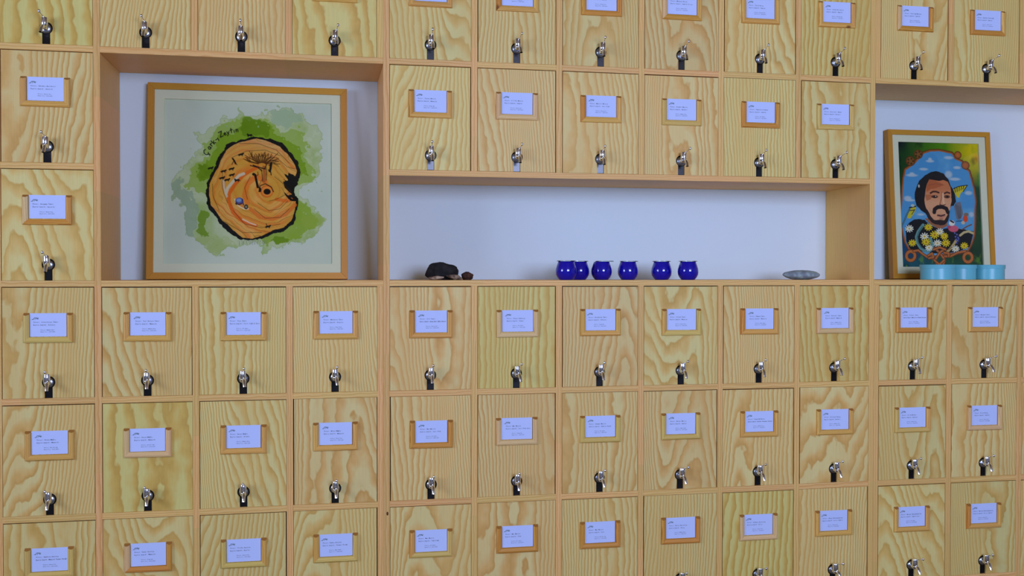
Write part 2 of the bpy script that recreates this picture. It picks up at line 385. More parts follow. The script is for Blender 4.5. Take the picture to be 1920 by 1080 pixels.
def lettering(lines, jx):
    vs, fs, mi = [], [], []
    for i, t in enumerate(lines):
        big = i < 2
        adv, size = (0.00318, 0.0054) if big else (0.00222, 0.0039)
        x = (-CW/2 + 0.011 + jx) if big else (-CW/2 + 0.034 + jx)
        z = CH/2 - CH * (0.405, 0.525, 0.735, 0.815)[i]
        if len(t)*adv > CW - 0.014 - jx: adv = (CW - 0.014 - jx)/len(t)
        for k, ch in enumerate(t):
            if ch == ' ': continue
            gv, gf = glyph(ch); n = len(vs)
            vs += [(x + (k+0.5)*adv + g[0]*size*0.92, 0, z + g[1]*size) for g in gv]
            fs += [tuple(q+n for q in f) for f in gf]; mi += [0]*len(gf)
    # olive branch mark in the top left corner
    bx, bz = -CW/2 + 0.006 + jx*0.8, CH/2 - CH*0.27
    quadstroke(vs, fs, mi, [(bx, bz), (bx+0.005, bz+0.0015), (bx+0.011, bz+0.003), (bx+0.0165, bz+0.0035), (bx+0.023, bz+0.003)], 0.0006, 1)
    for (a, b, c, d, w_) in ((0.001, 0.0, 0.006, -0.0005, 0.0014), (0.005, 0.0015, 0.009, 0.0065, 0.0013), (0.009, 0.0065, 0.0125, 0.0055, 0.0015), (0.011, 0.003, 0.0135, 0.0065, 0.0010),
                             (0.014, 0.003, 0.016, 0.0085, 0.0008), (0.015, 0.0035, 0.0195, 0.0068, 0.0012), (0.016, 0.0030, 0.021, 0.0012, 0.0018), (0.019, 0.0033, 0.023, 0.006, 0.0010), (0.0105, 0.0025, 0.011, -0.001, 0.0009)):
        quadstroke(vs, fs, mi, [(bx+a, bz+b), (bx+(a+c)/2, bz+(b+d)/2+0.0004), (bx+c, bz+d)], w_, 1)
    me = mesh('lettering', vs, fs, mi); me.materials.append(M_ink); me.materials.append(M_green); return me
TXT = {
 'A1': ('Edremit Balıkesir', 'Ayvalık'), 'E1': ('Tarsus Mersin', 'Memecik'), 'F1': ('Silifke Mersin', 'Gemlik'), 'G1': ('Mezitli Mersin', 'Sarı Ulak'), 'H1': ('Erdemli Mersin', 'Halhalı'), 'I1': ('Yumurtalık Adana', 'Gemlik'), 'J1': ('Karaisalı Adana', 'Halhalı'),
 'A2': ('Bergama İzmir', 'Ayvalık'), 'A3': ('Seferihisar İzmir', 'Erkence'), 'B3': ('Yeni Karaca İzmir', 'Memecik'), 'C3': ('Foça İzmir', 'Yerli Yağlık Kara'), 'D3': ('Menderes İzmir', 'Erkence'), 'E3': ('Urla İzmir', 'Hurma Kaba Yağlık Karası'),
 'F3': ('Kuzey Osmaniye', 'Domat'), 'G3': ('Karaburun İzmir', 'Erkence'), 'H3': ('Selçuk İzmir', 'Memecik'), 'I3': ('Ödemiş İzmir', 'Memecik'), 'J3': ('Bayındır İzmir', 'Memecik'), 'K3': ('Torbalı İzmir', 'Memecik ve Erkence Karışık'), 'L3': ('Menemen İzmir', 'Ayvalık Erkence'),
 'A4': ('Datça Muğla', 'Memecik'), 'B4': ('Datça Muğla', 'Memecik'), 'C4': ('Datça Muğla', 'Dilmit'), 'D4': ('Milas Muğla', 'Memecik'), 'E4': ('Mut Mersin', 'Sarı Ulak'), 'F4': ('Mut Mersin', 'Sarı Ulak Sulu'), 'G4': ('Anamur Mersin', 'Gemlik Topak'), 'H4': ('Gülnar Mersin', 'Gemlik'), 'I4': ('Samandağ Hatay', 'Halhalı Karamani Saurani'), 'J4': ('Altınözü Hatay', 'Halhalı'), 'K4': ('Kırık Merkez', 'Halhalı'), 'L4': ('Erzin Hatay', 'Gemlik'),
 'A5': ('Kumluca Antalya', 'Memecik Tavşan Yüreği'), 'B5': ('Kemer Antalya', 'Memecik'), 'C5': ('Finike Antalya', 'Beylik'), 'D5': ('Demre Antalya', 'Tavşan Yüreği'), 'E5': ('Mut Mersin', 'Yağ Ulağı'), 'F5': ('Mut Mersin', 'Ulak'), 'G5': ('Mut Mersin', 'Sulu'), 'H5': ('Nizip Gaziantep', 'Nizip'), 'I5': ('Araban Gaziantep', 'Kilis'), 'J5': ('Güney Kahramanmaraş', 'Kilis Yağlık'), 'K5': ('Merkez Kahramanmaraş', 'Yağlık Sarı'), 'L5': ('Merkez Kahramanmaraş', 'Kilis Yağlık'),
 'D0': ('Havran Balıkesir', 'Ayvalık'), 'E0': ('Burhaniye', 'Ayvalık'), 'F0': ('Gömeç Balıkesir', 'Ayvalık'), 'G0': ('Gemlik Bursa', 'Gemlik'), 'H0': ('Mudanya Bursa', 'Gemlik Trilye'), 'I0': ('İznik Bursa', 'Gemlik'), 'J0': ('Erdek Balıkesir', 'Gemlik'), 'K0': ('Tekirdağ Merkez', 'Gemlik'), 'L0': ('Şarköy Tekirdağ', 'Gemlik')}
WHO = ['Ayşe Yaman', 'Mehmet Kara', 'Kooperatif', 'Zeytin Evi', 'Ali Demir', 'Köy Birliği', 'Hasan Usta', 'Fatma Ak']
ROWN = {0: 'top row', 1: 'second row', 2: 'third row', 3: 'first row under the niches', 4: 'second row under the niches', 5: 'bottom row'}
ORD = dict(zip('ABCDEFGHIJKLM', ['leftmost', 'second', 'third', 'fourth', 'fifth', 'sixth', 'seventh', 'eighth', 'ninth', 'tenth', 'eleventh', 'twelfth', 'thirteenth']))
def place(c, r):
    if c == 'M': return '%s, cut off at the right edge' % ROWN[r]
    return '%s, %s column%s' % (ROWN[r], ORD[c], '' if c == 'A' else ' from the left')
# tone of each holder and the few greenish-yellow doors
TONE = {'A1': 0, 'A2': 1, 'A3': 3, 'A4': 0, 'A5': 3, 'B3': 0, 'B4': 2, 'B5': 1, 'C3': 0, 'C4': 0, 'C5': 3, 'D3': 0, 'D4': 0, 'D5': 3, 'E3': 0, 'E4': 1, 'E5': 3, 'F3': 2, 'F4': 2, 'F5': 1, 'G3': 0, 'G4': 3, 'G5': 1,
        'H3': 3, 'H4': 3, 'H5': 1, 'I3': 0, 'I4': 0, 'I5': 2, 'J3': 2, 'J4': 0, 'J5': 0, 'K3': 1, 'K4': 3, 'K5': 0, 'L3': 0, 'L4': 2, 'L5': 0, 'E1': 0, 'F1': 2, 'G1': 0, 'H1': 3, 'I1': 1, 'J1': 3,
        'D0': 0, 'E0': 0, 'F0': 0, 'G0': 1, 'H0': 1, 'I0': 0, 'J0': 0, 'K0': 1, 'L0': 1}
YELLOW = {'B4', 'F3', 'J3', 'I5', 'A0', 'D0', 'J0'}
HX = {'A1': -.176, 'E1': 1.131, 'I1': 2.413, 'J1': 2.727, 'A2': -.172, 'A3': -.171, 'B3': .150, 'C3': .472, 'A4': -.169, 'B4': .148, 'E4': 1.134, 'H4': 2.092, 'G0': 1.775, 'J0': 2.731, 'C5': .470}

CELLS = [(c, 0) for c in 'ABCDEFGHIJKLM'] + [(c, 1) for c in 'AEFGHIJ'] + [('A', 2)] + [(c, r) for r in (3, 4, 5) for c in 'ABCDEFGHIJKLM']
TAPX = {}
for c, r in CELLS:
    x0, x1 = COL[c]; z0, z1 = zt(r+1), zt(r) - TZ
    g = [random.choice((0.0010, 0.0015, 0.0026, 0.0036)) for _ in range(4)]
    if r == 3: g[2] = random.choice((0.0026, 0.0034))
    wd, ht = (x1-x0) - g[0] - g[1], (z1-z0) - g[2] - 0.0006
    cx, cz = x0 + g[0] + wd/2, z0 + 0.0006 + ht/2
    tapx = (x0+x1)/2 + random.uniform(-0.0015, 0.0015) - (0.0008 if c != 'A' else 0); TAPX[c, r] = tapx
    k = c + str(r)
    d = thing('cabinet_door', 'pine door, ' + place(c, r), 'door', (cx, random.uniform(0.0004, 0.0022), cz), 'pine dispenser doors')
    link('panel', door_mesh(wd, ht, tapx-cx), M_door2 if k in YELLOW else M_door, d)
    if c == 'M': continue
    hx = HX.get(k, (x0+x1)/2 + random.uniform(-0.001, 0.002)) - cx
    hz = zt(r) - 0.160 + random.uniform(-0.0015, 0.0015) - cz
    h = bpy.data.objects.new('label_holder', None); C.objects.link(h); h.parent = d; h.location = (hx, 0, hz); h.rotation_euler = (0, random.uniform(-0.006, 0.006), 0); h.empty_display_size = 0.02
    tn = TONE.get(k, 0)
    tl = random.choice([tn, tn, (tn+1) % 4 if tn != 2 else 2]); tr_ = random.choice([tn, tn, 0 if tn != 2 else 2])
    for kd, nm, t_ in (('l', 'side_rail', tl), ('r', 'side_rail', tr_), ('b', 'bottom_rail', tn)):
        o = bpy.data.objects.new(nm, rail(kd, t_)); C.objects.link(o); o.parent = h
    jx = random.choice([0.0, 0.0, 0.001, 0.003, 0.006])
    ox = random.uniform(-0.0009, 0.0009)
    cd = bpy.data.objects.new('name_card', CARD); C.objects.link(cd); cd.parent = d; cd.location = (hx + ox, -0.0028, hz + RW/2 + 0.0002 + random.uniform(0, 0.0006)); cd.rotation_euler = (0, random.uniform(-0.003, 0.003), 0)
    if k in TXT:
        y, z = TXT[k]; wn = random.choice(WHO)
        yr = random.choice(['2019-2020', '2020-2021', '2018-2019'])
        o = link('lettering', lettering(['Yöresi: ' + y, 'Zeytin Çeşidi: ' + z, 'Üretici: ' + wn, 'Hasat Yılı: ' + yr], jx), None, cd, (0, -0.0009, 0))

# ------------------------------------------------------------------ chrome taps on the canisters behind the doors
def make_tap():
    t = thing('oil_tap', 'chrome lever tap', 'tap', (0, 0, 0), 'chrome lever taps of the oil dispensers')
    link('canister', boxes('canister', [(-0.11, 0.11, 0.024, 0.30, -HOLE_Z+0.001, 0.255)], 0.006), M_can, t)
    link('slot_insert', boxes('slot_insert', [(-0.0126, 0.0126, 0.0035, 0.024, -HOLE_Z+0.0012, -0.012)], 0.0008), M_can, t)  # black strip added to fill the slot, so it looks solid black
    sharp(link('gasket', lathe('gasket', [(0.0001, -0.020), (0.0205, -0.020), (0.0205, -0.003), (0.0185, -0.001), (0.0160, -0.001), (0.0001, -0.001)], 'y', 28), M_black, t))
    sharp(link('flange', lathe('flange', [(0.0165, -0.001), (0.0160, 0.0012), (0.0135, 0.0032), (0.0105, 0.0042), (0.0100, 0.0045), (0.0001, 0.0045)], 'y', 28), M_steel, t), 50)
    sharp(link('barrel', lathe('barrel', [(0.0082, 0.002), (0.0082, 0.010), (0.0092, 0.011), (0.0092, 0.014), (0.0078, 0.016), (0.0078, 0.023)], 'y', 20), M_chrome, t))
    b = link('body', lathe('body', [(0.0001, -0.0095), (0.0060, -0.0092), (0.0088, -0.006), (0.0096, -0.002), (0.0104, -0.0005), (0.0104, 0.0018), (0.0099, 0.0028),
        (0.0110, 0.0040), (0.0115, 0.0120), (0.0113, 0.0285), (0.0104, 0.0308), (0.0001, 0.0312)], 'z', 24), M_chrome, t, (0, -0.0235, 0)); sharp(b, 50)
    link('spout', tube('spout', [(0, -0.0255, -0.001), (0, -0.0325, 0.0), (0, -0.039, -0.0035), (0, -0.0445, -0.010), (0, -0.0485, -0.0175), (0, -0.0505, -0.0245)], [0.0080, 0.0074, 0.0066, 0.0060, 0.0057, 0.0056], 16, caps=False), M_chrome, t)
    o = link('lever', tube('lever', [(0, -0.0255, 0.0295), (0, -0.038, 0.0330), (0, -0.052, 0.0360), (0, -0.063, 0.0400)], [0.0030, 0.0022, 0.0019, 0.0022], 10), M_chrome, t)
    link('lever_knob', lathe('lever_knob', [(0.0001, -0.0056), (0.0028, -0.0050), (0.0046, -0.0022), (0.0049, 0.0010), (0.0038, 0.0040), (0.0017, 0.0054), (0.0001, 0.0056)], 'z', 14), M_chrome, o, (0, -0.0665, 0.0412))
    return t
proto = make_tap(); first = True
def copy_tree(o, parent=None):
    c = o.copy(); C.objects.link(c); c.parent = parent
    for ch in KIDS.get(o.name, []): copy_tree(ch, c)
    return c
KIDS = {}
for o in [proto] + kids(proto):
    KIDS[o.name] = kids(o)
for c, r in CELLS:
    t = proto if first else copy_tree(proto); first = False
    t.location = (TAPX[c, r], 0.002, zt(r+1) + HOLE_Z)
    t['label'] = 'chrome lever tap, ' + place(c, r)
    # the pourer head is turned a little differently on every tap
    rz, ry = random.uniform(-0.16, 0.16), random.uniform(-0.05, 0.05)
    if c in 'AB': rz -= 0.10
    ch_ = kids(t) if False else None
    for o in [q for q in t.children]:
        n = o.name.split('.')[0]
        if n in ('body', 'spout', 'lever'):
            Rm = Matrix.Translation((0, -0.0235, 0)) @ Matrix.Rotation(rz, 4, 'Z') @ Matrix.Translation((0, 0.0235, 0)) @ Matrix.Rotation(ry, 4, 'Y')
            o.matrix_basis = Rm @ Matrix.Translation(o.location)

# ------------------------------------------------------------------ painted surfaces: a small rasteriser for the two prints
def vnoise(h, w_, fy, fx, seed):
    r = np.random.RandomState(seed); g = r.rand(int(fy)+3, int(fx)+3)
    y = np.linspace(0, fy, h)[:, None]; x = np.linspace(0, fx, w_)[None, :]
    yi = y.astype(int); xi = x.astype(int); ty = y-yi; tx = x-xi; ty = ty*ty*(3-2*ty); tx = tx*tx*(3-2*tx)
    return (g[yi, xi]*(1-ty)*(1-tx) + g[yi+1, xi]*ty*(1-tx) + g[yi, xi+1]*(1-ty)*tx + g[yi+1, xi+1]*ty*tx)
def fbm(h, w_, f, seed, o=4):
    s = np.zeros((h, w_)); a = 0.5; t = 0
    for k in range(o): s += a*vnoise(h, w_, f*2**k, f*2**k, seed+k); t += a; a /= 2
    return s/t
class Print:
    def __init__(s, w_, h, inv):
        s.w, s.h = w_, h; s.inv = inv
        s.u, s.v = np.meshgrid((np.arange(w_))/(w_-1), (np.arange(h))/(h-1)); s.v = s.v
        s.img = np.zeros((h, w_, 3)); s.asp = h/w_
        s.wx = (fbm(h, w_, 9, 11) - 0.5) + 0.55*(fbm(h, w_, 40, 13) - 0.5); s.wy = (fbm(h, w_, 9, 31) - 0.5) + 0.55*(fbm(h, w_, 40, 33) - 0.5)
    def P(s, pts): return [s.inv(*p) for p in pts]
    def poly(s, pts, warp=0.0):
        U = s.u + s.wx*warp; V = s.v + s.wy*warp
        inside = np.zeros(U.shape, bool); p = s.P(pts); n = len(p)
        for i in range(n):
            x0, y0 = p[i]; x1, y1 = p[(i+1) % n]
            if y0 == y1: continue
            c = ((y0 > V) != (y1 > V)) & (U < (x1-x0)*(V-y0)/(y1-y0) + x0); inside ^= c
        return inside.astype(float)
    def dist(s, pts, raw=False):
        p = pts if raw else s.P(pts); D = np.full(s.u.shape, 9.0)
        for (x0, y0), (x1, y1) in zip(p, p[1:]):
            dx, dy = x1-x0, (y1-y0)*s.asp; L2 = dx*dx+dy*dy or 1e-12
            m = 0.12 + abs(dx)+abs(dy)
            t = np.clip(((s.u-x0)*dx + (s.v-y0)*s.asp*dy)/L2, 0, 1)
            D = np.minimum(D, np.hypot(s.u-x0-t*dx, (s.v-y0)*s.asp-t*dy))
        return D
    def put(s, m, col, a=1.0):
        m = np.clip(m, 0, 1)[..., None]*a; c = np.array([lin(q) for q in col]); s.img = s.img*(1-m) + c*m
    def stroke(s, pts, wd, col, a=1.0, raw=False, soft=0.0025):
        d = s.dist(pts, raw); s.put((wd/2 + soft/2 - d)/soft, col, a)
    def ell(s, cx, cy, rx, ry, col, a=1.0, soft=0.15):
        x, y = s.inv(cx, cy); x2, _ = s.inv(cx+rx, cy); _, y2 = s.inv(cx, cy+ry)
        d = np.hypot((s.u-x)/abs(x2-x), (s.v-y)/abs(y2-y)); s.put((1-d)/soft, col, a)
    def mesh(s, name, X, Zh):
        """flat printed sheet, X wide and Zh tall, colours carried by the vertices"""
        h, w_ = s.h, s.w; n = h*w_
        co = np.empty((h, w_, 3)); co[..., 0] = (s.u-0.5)*X; co[..., 1] = 0; co[..., 2] = (0.5-s.v)*Zh
        s.img = np.clip(s.img/np.array([0.78, 0.84, 1.22]), 0, 0.95)
        idx = np.arange(n).reshape(h, w_); q = np.stack([idx[:-1, :-1], idx[1:, :-1], idx[1:, 1:], idx[:-1, 1:]], -1).reshape(-1, 4)
        me = bpy.data.meshes.new(name); me.vertices.add(n); me.vertices.foreach_set('co', co.ravel())
        me.loops.add(q.size); me.loops.foreach_set('vertex_index', q.ravel().astype(np.int32))
        me.polygons.add(len(q)); me.polygons.foreach_set('loop_start', np.arange(0, q.size, 4, dtype=np.int32)); me.polygons.foreach_set('loop_total', np.full(len(q), 4, dtype=np.int32))
        me.update(calc_edges=True)
        at = me.color_attributes.new('paint', 'FLOAT_COLOR', 'POINT')
        at.data.foreach_set('color', np.concatenate([s.img.reshape(-1, 3), np.ones((n, 1))], 1).ravel().astype(np.float32))
        m = bpy.data.materials.new(name+'_ink'); m.use_nodes = True; nt = m.node_tree; a = N(nt, 'ShaderNodeAttribute', attribute_name='paint')
        b = nt.nodes['Principled BSDF']; nt.links.new(a.outputs['Color'], b.inputs['Base Color']); b.inputs['Roughness'].default_value = 0.8; b.inputs['Specular IOR Level'].default_value = 0.1
        me.materials.append(m); return me

def art_tree_slice():
    def inv(x, y):
        u = (x-104)/900.0; top = 105 + 30*u; return u, (y-top)/(982-top)
    p = Print(460, 450, inv); W, Hh = p.w, p.h
    p.img[:] = [lin(196), lin(206), lin(208)]
    n = fbm(Hh, W, 5, 3); p.put((n-0.45)*3, (186, 198, 200), 0.6)
    nb = fbm(Hh, W, 9, 77); nc = fbm(Hh, W, 22, 99)
    pale = p.poly([(245,425),(262,385),(275,350),(300,335),(272,282),(330,270),(410,245),(430,190),(478,172),(497,148),(500,192),(560,185),(640,158),(700,165),(760,160),(830,190),(880,240),(940,262),(960,300),(930,400),(920,480),(884,530),(870,560),(830,580),(850,640),(900,680),(930,700),(958,745),(930,792),(880,830),(850,880),(790,850),(740,900),(690,915),(630,960),(622,900),(560,880),(480,880),(420,925),(340,930),(300,890),(275,835),(240,830),(212,760),(208,700),(172,640),(165,560),(200,480),(240,445)], 0.10)
    p.put(pale, (176, 192, 150), 0.75); p.put(pale*np.clip((nb-0.45)*4, 0, 1), (150, 176, 100), 0.7)
    p.put(pale*np.clip((nc-0.52)*5, 0, 1), (196, 205, 190), 0.5)
    teal = p.poly([(165,560),(200,540),(235,600),(280,690),(290,760),(270,830),(240,832),(212,790),(208,700),(175,640)], 0.10)
    p.put(teal, (144, 166, 156), 0.75)
    teal2 = p.poly([(645,160),(700,166),(800,170),(850,230),(800,260),(720,250),(660,230)], 0.10); p.put(teal2, (150, 176, 160), 0.6)
    mid = p.poly([(290,435),(320,392),(300,330),(380,300),(420,250),(440,200),(500,190),(560,200),(630,195),(680,240),(720,290),(790,270),(860,290),(870,350),(850,400),(860,460),(890,520),(860,550),(820,560),(600,600),(340,640),(290,620),(240,600),(240,520),(260,470)], 0.10)
    p.put(mid, (142, 172, 62), 0.8)
    st = p.poly([(300,450),(350,390),(400,330),(450,290),(480,230),(520,210),(580,205),(625,215),(670,250),(690,300),(740,320),(790,340),(840,400),(830,450),(845,500),(600,560),(360,500),(320,540),(280,530)], 0.10)
    p.put(st, (122, 158, 22), 0.9); p.put(st*np.clip((nb-0.5)*4, 0, 1), (98, 134, 8), 0.8)
    dk = p.poly([(490,205),(560,198),(630,215),(660,260),(640,300),(560,300),(500,280)], 0.08); p.put(dk, (96, 134, 6), 0.8)
    br = p.poly([(800,650),(850,665),(880,690),(905,735),(925,760),(880,790),(850,800),(830,830),(760,850),(750,880),(690,870),(660,900),(625,880),(620,800)], 0.10); p.put(br, (134, 166, 30), 0.85)
    br = p.poly([(840,700),(900,700),(935,710),(950,750),(920,780),(850,790)], 0.10); p.put(br, (146, 172, 70), 0.7)
    br = p.poly([(700,830),(760,835),(760,870),(715,885),(680,860)], 0.08); p.put(br, (104, 142, 10), 0.85)
    br = p.poly([(295,708),(335,705),(330,760),(345,830),(320,845),(290,800)], 0.06); p.put(br, (110, 146, 10), 0.9)
    br = p.poly([(300,840),(400,830),(480,870),(420,920),(350,930),(310,890)], 0.10); p.put(br, (166, 184, 130), 0.5)
    # darker dried edges and droplets of the wash
    r0 = random.Random(12)
    for k in range(70):
        a = r0.uniform(0, 6.28); q = r0.uniform(300, 400); p.ell(570+q*math.cos(a), 560+q*0.95*math.sin(a), r0.uniform(2, 7), r0.uniform(2, 7), r0.choice(((150,180,90),(170,190,150),(150,172,160))), 0.6, 0.4)
    ed = np.abs(np.gradient(np.clip(pale, 0, 1))[0]) + np.abs(np.gradient(np.clip(pale, 0, 1))[1]); p.put(np.clip(ed, 0, 1), (128, 160, 96), 0.55)
    # bark and cut face
    bark = [(440,350),(500,322),(580,308),(660,318),(730,348),(775,395),(812,445),(822,500),(806,560),(795,600),(820,640),(812,700),(797,760),(745,805),(680,818),(630,848),(570,860),(510,852),(450,812),(410,768),(370,718),(338,690),(326,640),(333,560),(352,500),(374,460),(378,428),(400,400)]
    wood_ = [(432,380),(470,352),(500,338),(560,326),(592,318),(640,328),(715,362),(757,402),(792,450),(808,490),(800,516),(775,522),(742,505),(760,540),(735,548),(745,580),(785,615),(762,620),(775,650),(805,652),(800,700),(785,745),(740,787),(680,802),(620,835),(570,848),(520,842),(470,802),(440,770),(415,752),(380,705),(352,672),(343,630),(345,560),(365,510),(390,470),(408,425)]
    p.put(p.poly(bark, 0.035), (16, 16, 14)); cut = p.poly(wood_, 0.012)
    cu, cv = inv(648, 598); dx, dy = p.u-cu, (p.v-cv)*p.asp
    nw = fbm(Hh, W, 4, 50); nw2 = fbm(Hh, W, 10, 60)
    d = np.hypot(dx*1.0, dy*1.15)*(1+0.9*(nw-0.5)) + 0.03*(nw2-0.5); ang = np.arctan2(dy, dx)
    rg = (d*17 + 0.6*ang/math.pi) % 1.0
    p.put(cut, (214, 154, 66)); p.put(cut*np.clip((nw2-0.42)*5, 0, 1), (222, 168, 96), 0.8)
    p.put(cut*np.clip(1-abs(rg-0.5)*4, 0, 1), (214, 112, 34), 0.75); p.put(cut*np.clip((nb-0.5)*5, 0, 1), (200, 150, 50), 0.6)
    up = np.clip((0.36-p.v)*6, 0, 1)*np.clip((p.u-0.38)*6, 0, 1); p.put(cut*up, (206, 158, 118), 0.75)
    up = np.clip((0.42-p.v)*6, 0, 1)*np.clip((0.46-p.u)*6, 0, 1); p.put(cut*up, (210, 180, 130), 0.6)
    edge = np.clip((d-0.27)*9, 0, 1); p.put(cut*edge*np.clip((nc-0.5)*4, 0, 1), (204, 146, 44), 0.7)
    for k in range(11):
        ph = (d*30 + 0.8*ang/math.pi) % 1.0
    p.put(cut*np.clip(1-abs(ph-0.5)*18, 0, 1)*np.clip((d-0.05)*12, 0, 1)*np.clip((nw-0.38)*6, 0, 1), (84, 44, 14), 0.75)
    S_ = lambda pts, wd, col, a=1.0: p.stroke(pts, wd, col, a)
    S_([(600,470),(560,490),(520,515),(480,560),(447,610),(446,650),(470,710),(520,755),(590,778)], 0.022, (216, 96, 24), 0.9)
    S_([(640,545),(590,520),(545,560),(530,620),(545,660)], 0.030, (222, 108, 30), 0.7)
    S_([(560,690),(610,735),(680,745),(750,720),(800,670)], 0.022, (214, 112, 44), 0.8)
    S_([(700,640),(760,650),(780,640)], 0.020, (218, 104, 30), 0.8)
    S_([(432,610),(440,580),(470,545),(500,515),(525,505)], 0.017, (204, 196, 182), 0.9); S_([(418,540),(420,580),(436,625)], 0.012, (200, 190, 176), 0.9)
    S_([(520,745),(560,765),(590,775)], 0.008, (226, 200, 180), 0.9)
    for pts in ([(412,500),(410,560),(420,610),(440,660)], [(470,700),(530,770),(620,790),(720,770)], [(580,690),(640,740),(720,735),(770,690)], [(600,660),(660,700),(720,690),(760,650)], [(690,520),(740,560),(780,600)], [(560,520),(530,580),(545,640)], [(650,500),(620,540),(600,580)],
                [(500,345),(600,345),(700,380),(770,450)], [(460,420),(540,385),(640,380),(720,410)], [(700,420),(760,470),(800,480)], [(660,650),(700,640),(740,620),(775,600)], [(430,760),(520,815),(620,815)], [(360,560),(362,620),(395,700)]):
        S_(pts, 0.0032, (70, 36, 12), 0.8)
    p.put(p.poly([(765,500),(800,520),(815,560),(790,600),(760,560),(738,535),(760,545)], 0.02), (18, 16, 14)); p.put(p.poly([(735,590),(748,605),(790,640),(815,650),(780,648),(750,620),(728,570)], 0.02), (18, 16, 14))
    p.ell(648, 598, 38, 36, (206, 104, 34)); p.ell(650, 598, 30, 28, (226, 140, 60)); p.ell(650, 600, 21, 17, (18, 14, 12)); S_([(606,600),(612,570),(640,558),(672,575),(684,600)], 0.006, (60, 28, 10)); p.ell(612, 590, 8, 14, (30, 18, 12))
    # olive tree
    r = random.Random(5)
    S_([(634,545),(636,500),(632,470)], 0.018, (176, 96, 44)); S_([(626,545),(622,500),(618,480)], 0.004, (50, 26, 12)); S_([(646,540),(648,500),(644,470)], 0.004, (50, 26, 12)); S_([(640,480),(600,470),(575,460)], 0.007, (40, 22, 12))
    S_([(622,490),(600,472),(560,462)], 0.006, (40, 22, 12)); S_([(636,480),(650,450),(668,430)], 0.006, (40, 22, 12))
    for k in range(34):
        a = math.radians(-172 + 164*k/33); L_ = r.uniform(40, 62)*(1.35 if abs(math.cos(a)) > 0.7 else 1.0)
        bx, by = 622 + 20*math.cos(a), 455 + 8*math.sin(a)
        e1 = (bx+L_*0.6*math.cos(a+r.uniform(-.2, .2)), by+L_*0.6*math.sin(a+r.uniform(-.2, .2))); e2 = (e1[0]+L_*0.4*math.cos(a+r.uniform(-.6, .6)), e1[1]+L_*0.4*math.sin(a+r.uniform(-.6, .6)))
        S_([(bx, by), e1, e2], 0.0040, (84, 44, 12), 0.95); S_([e1, (e1[0]+L_*0.35*math.cos(a+0.7), e1[1]+L_*0.35*math.sin(a+0.7))], 0.0034, (84, 44, 12), 0.9)
    # figures
    blk = (16, 12, 10)
    S_([(586,512),(592,540),(600,576)], 0.014, blk); p.ell(578, 508, 9, 8, blk); S_([(590,520),(602,510),(600,496)], 0.004, blk); S_([(600,574),(606,578)], 0.008, blk)
    S_([(672,450),(668,480),(664,492)], 0.014, blk); S_([(668,490),(672,512)], 0.006, blk); S_([(664,490),(656,485)], 0.006, blk); S_([(672,455),(660,462)], 0.005, blk)
    S_([(466,425),(474,436),(482,452)], 0.010, blk); S_([(482,452),(490,458)], 0.004, blk); S_([(470,440),(462,456)], 0.004, blk)
    for x, y, dd in ((350,474,1),(418,490,1),(410,526,1),(437,536,1),(490,538,-1),(460,478,1),(462,510,1),(557,300,-1),(655,782,1),(510,402,1)):
        S_([(x-9, y+3), (x, y+1), (x+8, y)], 0.011, blk); p.ell(x+12*dd, y-4, 5, 4, blk); S_([(x-8, y+3), (x-10, y+9)], 0.005, blk); S_([(x+6, y+2), (x+7, y+9)], 0.005, blk); S_([(x-9*dd, y+2), (x-16*dd, y+5)], 0.004, blk)
    S_([(645,768),(650,780)], 0.004, blk)
    # little tractor
    S_([(478,640),(484,662),(505,680),(530,692),(550,690)], 0.007, (226, 208, 180)); p.ell(502, 650, 24, 21, (84, 88, 160)); p.ell(500, 645, 14, 10, (120, 150, 206)); S_([(484,662),(500,668),(515,662)], 0.008, (90, 40, 24)); S_([(518,640),(524,670)], 0.007, (50, 50, 110))
    p.ell(538, 680, 12, 14, (40, 40, 36)); p.ell(538, 680, 6, 7, (130, 130, 116)); p.ell(486, 662, 6, 8, (60, 50, 60))
    # fringe of bark hairs
    for k in range(26):
        x = 500 + k*6; y = 856 + 3*math.sin(k*2.1); S_([(x, y), (x+r.uniform(-10, 8), y+r.uniform(10, 28))], 0.0022, (110, 124, 124), 0.7)
    # hand lettering  Çark-ı Zeytin
    GLY = {'C': [[(1,.15),(.6,0),(.1,.25),(0,.7),(.3,1),(.8,.85)], [(.45,1),(.6,1.2),(.35,1.35)]], 'a': [[(.8,.4),(.3,.4),(.1,.75),(.4,1),(.8,.7),(.8,.4),(.85,1)]], 'r': [[(.2,.4),(.25,1)], [(.25,.6),(.5,.4),(.85,.45)]],
           'k': [[(.2,0),(.25,1)], [(.8,.4),(.3,.7),(.85,1)]], '-': [[(.1,.65),(.8,.65)]], 'i': [[(.4,.4),(.45,1)]], 'Z': [[(.05,.1),(.9,0),(.2,1),(1,.9)]], 'e': [[(.1,.7),(.8,.6),(.5,.38),(.1,.65),(.4,1),(.85,.9)]],
           'y': [[(.1,.4),(.4,.85)], [(.85,.4),(.4,1.1),(.1,1.35)]], 't': [[(.45,0),(.45,1)], [(.1,.4),(.85,.35)]], 'n': [[(.15,.4),(.2,1)], [(.2,.6),(.55,.4),(.8,.55),(.8,1)]]}
    for ch, x, y, a, s_ in (('C',325,392,58,30),('a',340,366,52,24),('r',351,348,48,24),('k',363,336,44,26),('-',378,322,35,16),('i',388,318,25,22),('Z',402,296,18,30),('e',424,290,14,22),('y',441,284,12,22),('t',458,276,10,24),('i',474,276,6,20),('n',488,272,4,22)):
        ca, sa = math.cos(math.radians(-a)), math.sin(math.radians(-a))
        for st_ in GLY[ch]:
            pts = []
            for gx, gy in st_:
                X, Y = (gx-0.5)*s_*0.72, (gy-0.5)*s_; pts.append((x + X*ca - Y*sa, y + X*sa + Y*ca))
            S_(pts, 0.0058, (12, 14, 8))
